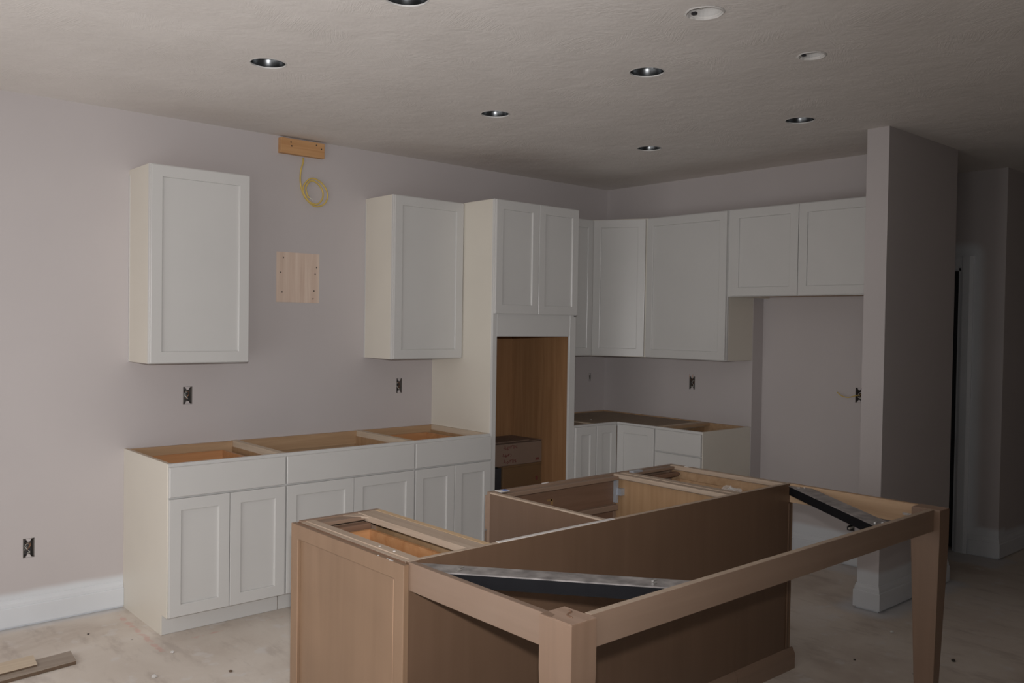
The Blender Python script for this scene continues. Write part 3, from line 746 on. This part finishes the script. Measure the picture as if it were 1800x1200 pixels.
# sink unit
x0, x1 = -3.066, -2.236
t = island_shell('island_cabinet', 'wide open-topped brown sink cabinet in the middle of the island', x0, x1, MBRZ, MMAPV, None)
face(t, x0, x1)
obj('edge_band', MBD().box(x0-.001, x0+.020, yb, IYF-.021, IZ-.006, IZ), MISLE, t)
obj('edge_band', MBD().box(x1-.045, x1-.0005, yb, IYF-.021, IZ-.022, IZ), MISLE, t, .004)
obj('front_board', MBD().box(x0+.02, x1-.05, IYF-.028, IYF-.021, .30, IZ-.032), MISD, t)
obj('front_stretcher', MBD().box(x0+.04, x1-.045, IYF-.060, IYF-.029, IZ-.026, IZ-.008), MBRX, t, .002)
obj('inner_rail', MBD().box(x0+.30, x1-.045, IYF-.060, IYF-.029, .700, .728), MBRX, t, .003)
hb = obj('hinge', MBD().box(x1-.050, x1-.036, IYF-.050, IYF-.030, .735, .845), MGALV, t)
obj('hinge_arm', MBD().box(x1-.046, x1-.019, IYF-.075, IYF-.045, .772, .805), MGALV, hb)
obj('chalk_mark', MBD().box(-2.735, -2.70, IYF-.0285, IYF-.0282, .793, .801).box(-2.71, -2.695, IYF-.0285, IYF-.0282, .775, .80), MCHALK, t)
tp = obj('tape_scrap', MBD().box(x0+.035, x0+.085, IYF-.052, IYF-.01, IZ, IZ+.003), MFILM, t)
obj('tape_print', MBD().box(x0+.062, x0+.084, IYF-.044, IYF-.022, IZ+.003, IZ+.0055), MBLUE, tp)
obj('paint_fleck', MBD().prism([(-2.755, IYF-.012), (-2.715, IYF-.010), (-2.70, IYF-.004), (-2.74, IYF-.003)], IZ, IZ+.003, lambda u, v, w: (u, v, w)), MFILM, t)
# right unit
x0, x1 = -2.234, -1.802
t = island_shell('island_cabinet', 'brown island cabinet at the right end with a crumpled plastic bag on it', x0, x1, MMAPV, MMAPV, None)
face(t, x0, x1)
obj('side_cap', MBD().box(x0+.0005, x0+.048, yb, IYF-.021, IZ-.022, IZ+.001), MISLE, t, .004)
obj('side_cap', MBD().box(x1-.040, x1, yb, IYF-.021, IZ-.022, IZ+.001), MISLE, t, .004)
obj('side_lining', MBD().box(x1-.024, x1-.018, yb, IYF-.03, .3, IZ-.024), MMAP, t)
obj('front_stretcher', MBD().box(x0+.048, x1-.040, IYF-.055, IYF-.021, IZ-.018, IZ-.004), MBRX, t, .002)
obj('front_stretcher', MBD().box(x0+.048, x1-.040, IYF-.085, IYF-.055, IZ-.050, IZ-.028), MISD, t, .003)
obj('bracket', MBD().box(x0+.065, x0+.135, IYF-.056, IYF-.028, IZ-.004, IZ+.004), MGALV, t)
d = obj('drawer_box', MBD().box(x0+.075, x1-.055, IYF-.115, IYF-.10, .715, .815), MMAP, t); obj('drawer_back', MBD().box(x0+.075, x1-.055, yb+.02, yb+.034, .715, .815), MMAP, d)
obj('drawer_side', MBD().box(x0+.075, x0+.089, yb+.034, IYF-.115, .715, .815), MMAP, d); obj('drawer_side', MBD().box(x1-.069, x1-.055, yb+.034, IYF-.115, .715, .815), MMAP, d)
obj('drawer_bottom', MBD().box(x0+.089, x1-.069, yb+.034, IYF-.115, .745, .752), MMAP, d)
obj('screw_hole', MBD().box(x1-.0245, x1-.0238, IYF-.075, IYF-.063, .825, .837), MNAIL, t)
obj('paint_fleck', MBD().box(x1-.030, x1-.018, IYF-.135, IYF-.110, IZ+.001, IZ+.004), MFILM, t)
# crumpled bag
rb = random.Random(4); mb = MBD(); n, mseg = 6, 10
for i in range(n+1):
    th = math.pi*i/n*.5
    for j in range(mseg):
        ph = 2*math.pi*j/mseg; r = 1+rb.uniform(-.28, .28)
        mb.v.append(Vector((-2.095+.055*math.cos(th)*math.cos(ph)*r, -2.700+.062*math.cos(th)*math.sin(ph)*r, .818+.050*math.sin(th)*(1+rb.uniform(-.3, .3)))))
for i in range(n):
    for j in range(mseg):
        j2 = (j+1) % mseg; mb.f.append((i*mseg+j, i*mseg+j2, (i+1)*mseg+j2, (i+1)*mseg+j))
tag(obj('plastic_bag', mb, MBAG), 'small crumpled clear plastic bag lying in the right island cabinet', 'bag')

# back panel, end panels, moulding
t = thing('island_back_panel', ((IX0+IX1)/2, IYB+.008, 0), 'long dark brown panel along the back of the island', 'panel')
bp = obj('panel_sheet', MBD().box(IX0+.005, IX1-.0185, IYB, IYB+.016, 0, IZ), MBRZ, t)
obj('top_edge', MBD().box(IX0+.004, IX1-.014, IYB+.0005, IYB+.0175, IZ, IZ+.0012), MISLE, bp)
obj('film_strip', MBD().box(-3.60, -3.03, IYB+.001, IYB+.0172, IZ+.0012, IZ+.003), MFILM, bp)
obj('corner_bead', MBD().box(IX1-.040, IX1-.020, IYB-.006, IYB, .10, IZ-.09), MBRZ, t, .002)
bmp = [(0, 0), (.018, 0), (.018, .068), (.012, .082), (.006, .094), (.0, .098)]
def mould(name, x0, x1, parent): 
    return obj(name, MBD().prism(bmp, x0, x1, lambda u, v, w: (w, IYB-u, v)), MBRX, parent)
mould('base_moulding', -2.228, IX1+.020, t); mould('base_moulding', IX0+.004, -2.234, t)
def end_panel(label, xo, sgn):
    t = thing('island_end_panel', (xo, (IYF+IYB)/2, 0), label, 'panel')
    F = lambda u, d, z: Vector((xo+sgn*(d-.019), u, z))
    R = dict(mat=MBRE, name='panel_frame', panel='recessed_panel', rail=.052)
    shaker(t, F, IYB+.0005 if sgn > 0 else IYB-.004, IYF+.010, .0, .866, **R)
    return t
e = end_panel('brown recessed end panel on the near left end of the island', -3.982, -1)
obj('edge_strip', MBD().box(-3.962, -3.9605, IYB+.02, IYF, .40, IZ-.004), MISD, e)
for (y, w) in ((-2.768, .010), (-2.755, .012), (-2.742, .006), (-2.69, .007)):
    obj('white_scuff', MBD().prism([(-3.981, y-w*.6), (-3.981, y+w*.2), (-3.976, y+w*.6), (-3.975, y-w*.3)], .866, .8668, lambda u, v, w_: (u, v, w_)), MFILM, e)
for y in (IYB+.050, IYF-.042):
    obj('pale_edge', MBD().box(-3.9822, -3.9815, y-.0012, y+.0012, .03, .812), MPALE, e)  # thin paler strips along both recess edges
er = end_panel('brown end panel on the far right end of the island', -1.7825, 1)
obj('base_moulding', MBD().prism(bmp, IYB+.001, IYF, lambda u, v, w: (-1.782+u, w, v)), MBRX, er)

# overhang frame: two tapered legs, three rails, two steel corner braces
t = thing('island_overhang_frame', (-2.87, -3.2, 0), 'brown table-like overhang frame with two tapered legs and steel corner braces', 'table frame')
def leg(x0, x1, y0, y1, label):
    mb = MBD(); r = lambda e, z: [(x0+e, y0+e, z), (x1-e, y0+e, z), (x1-e, y1-e, z), (x0+e, y1-e, z)]
    mb.rings([r(.022, 0), r(.0, .735), r(0, IZ-.002), r(.002, IZ)])
    o = obj('leg', mb, MBRL, t, .001); o['label'] = label; return o
L1 = leg(-3.974, -3.884, -3.536, -3.422, 'near tapered leg')
L2 = leg(-1.872, -1.782, -3.536, -3.422, 'far tapered leg')
for (lg, x) in ((L1, -3.974), (L2, -1.872)): obj('leg_top', MBD().box(x+.002, x+.088, -3.534, -3.424, IZ-.0005, IZ+.0006), MLEGT, lg)
tube('grain_split', [(-3.935, -3.50, IZ+.001), (-3.928, -3.475, IZ+.001), (-3.905, -3.468, IZ+.001), (-3.90, -3.455, IZ+.001)], .0025, MISD, L1)
obj('cut_notch', MBD().prism([(-3.972, -3.425), (-3.945, -3.425), (-3.952, -3.455), (-3.972, -3.462)], IZ, IZ+.0012, lambda u, v, w: (u, v, w)), MBRL, L1)
RZ0, RZ1 = .787, IZ
obj('rail', MBD().box(-3.962, -3.941, -3.423, IYB-.0005, RZ0, RZ1), MBRY, t, .001)
fr = obj('rail', MBD().box(-3.885, -1.871, -3.512, -3.491, RZ0, RZ1), MBRX, t, .001)
rr = obj('rail', MBD().box(-1.815, -1.794, -3.423, IYB-.0005, RZ0, RZ1), MRAW, t, .001)
obj('rail_top_dust', MBD().box(-3.88, -1.875, -3.5115, -3.4915, RZ1, RZ1+.0008), MISLE, fr)
obj('rail_skin', MBD().box(-1.794, -1.792, -3.423, IYB-.0005, RZ0, RZ1+.0005), MBRY, rr)
def brace(p, q, side, name_lbl, xe, ye=-3.4895):
    """angle iron from p to q (xy); side = unit direction of the flat flange seen from the upright one"""
    p = Vector((*p, 0)); q = Vector((*q, 0)); d = (q-p).normalized(); n = Vector((-d.y, d.x, 0))
    if n.dot(Vector((*side, 0))) < 0: n = -n
    zt = IZ-.006
    def pr(lo0, lo1, hi0, hi1, w0, w1, z0, z1):
        mb = MBD()
        mb.rings([[tuple(a+n*w+Vector((0, 0, z))) for a, w in ((lo0, w0), (hi0, w0), (hi1, w1), (lo1, w1))] for z in (z0, z1)])
        return mb
    clipx = lambda w: (p+n*w) + d*((xe-(p+n*w).x)/d.x)      # where the strip meets the side rail
    clipb = lambda w: clipx(w) if clipx(w).y < -2.840 else (p+n*w) + d*((-2.840-(p+n*w).y)/d.y)   # or the back panel
    clipy = lambda w: (p+n*w) + d*((ye-(p+n*w).y)/d.y)      # where it meets the front rail
    mb = MBD(); mb.rings([[tuple(c+Vector((0, 0, z))) for c in (clipb(0), clipy(0), clipy(.08), clipb(.08))] for z in (zt-.004, zt)])
    p, q = clipb(0)+d*.006, clipy(0)-d*.006
    o = obj('corner_brace', mb, MDUST, t); o['label'] = name_lbl
    obj('brace_flange', pr(p, p, q, q, 0, .004, zt-.042, zt-.004), MSTEEL, o)
    for a in (p+d*.05, q-d*.05):
        for k in (.025, .055):
            c = a+n*k
            obj('brace_screw', MBD().box(c.x-.008, c.x+.008, c.y-.004, c.y+.004, zt, zt+.003), MSCR, o)
    return o
brace((-3.935, -2.962), (-3.520, -3.486), (1, 1), 'dusty steel corner brace', -3.9405)
brace((-1.866, -2.880), (-2.312, -3.486), (1, -1), 'black steel corner brace', -1.8155)
for (x, y) in ((-1.822, -2.87), (-1.822, -3.375), (-1.822, -3.40)):
    obj('bolt_head', MBD().box(x, x+.008, y-.012, y+.012, .822, .832), MSCR, rr)

# ---------------------------------------------------------------- things on the floor
def plank(name, label, quad, z0, z1, mat, edge):
    t = thing(name, (sum(p[0] for p in quad)/4, sum(p[1] for p in quad)/4, z0), label, 'plank')
    mb = MBD(); mb.rings([[(x, y, z) for x, y in quad] for z in (z0, z1-.002)]); o = obj('core', mb, edge, t)
    mb = MBD(); mb.rings([[(x, y, z) for x, y in quad] for z in (z1-.002, z1)]); obj('face_veneer', mb, mat, t)
plank('floor_plank', 'grey-brown flooring offcut lying on the floor at lower left', [(-4.322, -.705), (-4.309, -.560), (-5.10, -.66), (-5.11, -.80)], .001, .018, MPLK2, MPLKE)
plank('floor_plank', 'pale tan flooring offcut lying across the grey-brown one', [(-4.475, -.665), (-4.462, -.535), (-5.18, -.60), (-5.19, -.735)], .0185, .028, MPLK, MPLKE)
def crumb(label, x, y, r, mat, seed):
    rn = random.Random(seed); bm = bmesh.new(); bmesh.ops.create_icosphere(bm, subdivisions=1, radius=r)
    mb = MBD(); bm.verts.ensure_lookup_table()
    for v in bm.verts: mb.v.append(Vector((x+v.co.x*rn.uniform(.6, 1.4), y+v.co.y*rn.uniform(.6, 1.4), max(0, v.co.z*.6+r*.45))))
    for f in bm.faces: mb.f.append(tuple(v.index for v in f.verts))
    bm.free(); tag(obj('debris_scrap', mb, mat), label, 'debris', 'scraps of debris on the floor')
crumb('white plaster crumb on the floor left of the island', -4.098, -1.077, .014, MWHITEBOX, 1)
crumb('small white crumb on the floor in front of the first base cabinet', -3.93, -.84, .010, MWHITEBOX, 2)
crumb('brown crumb on the floor close to the island end panel', -3.816, -1.234, .010, MPLKE, 3)
crumb('dark scrap on the floor right of the far island leg', -1.089, -3.299, .012, MNAIL, 4)
crumb('tiny dark scrap on the floor under the overhang frame', -1.452, -2.984, .006, MNAIL, 5)
crumb('small pale chip on the floor in front of the partition end', -.93, -2.924, .011, MWHITEBOX, 6)
crumb('tiny dark speck on the floor below the low outlet box', -4.168, -.335, .006, MNAIL, 7)
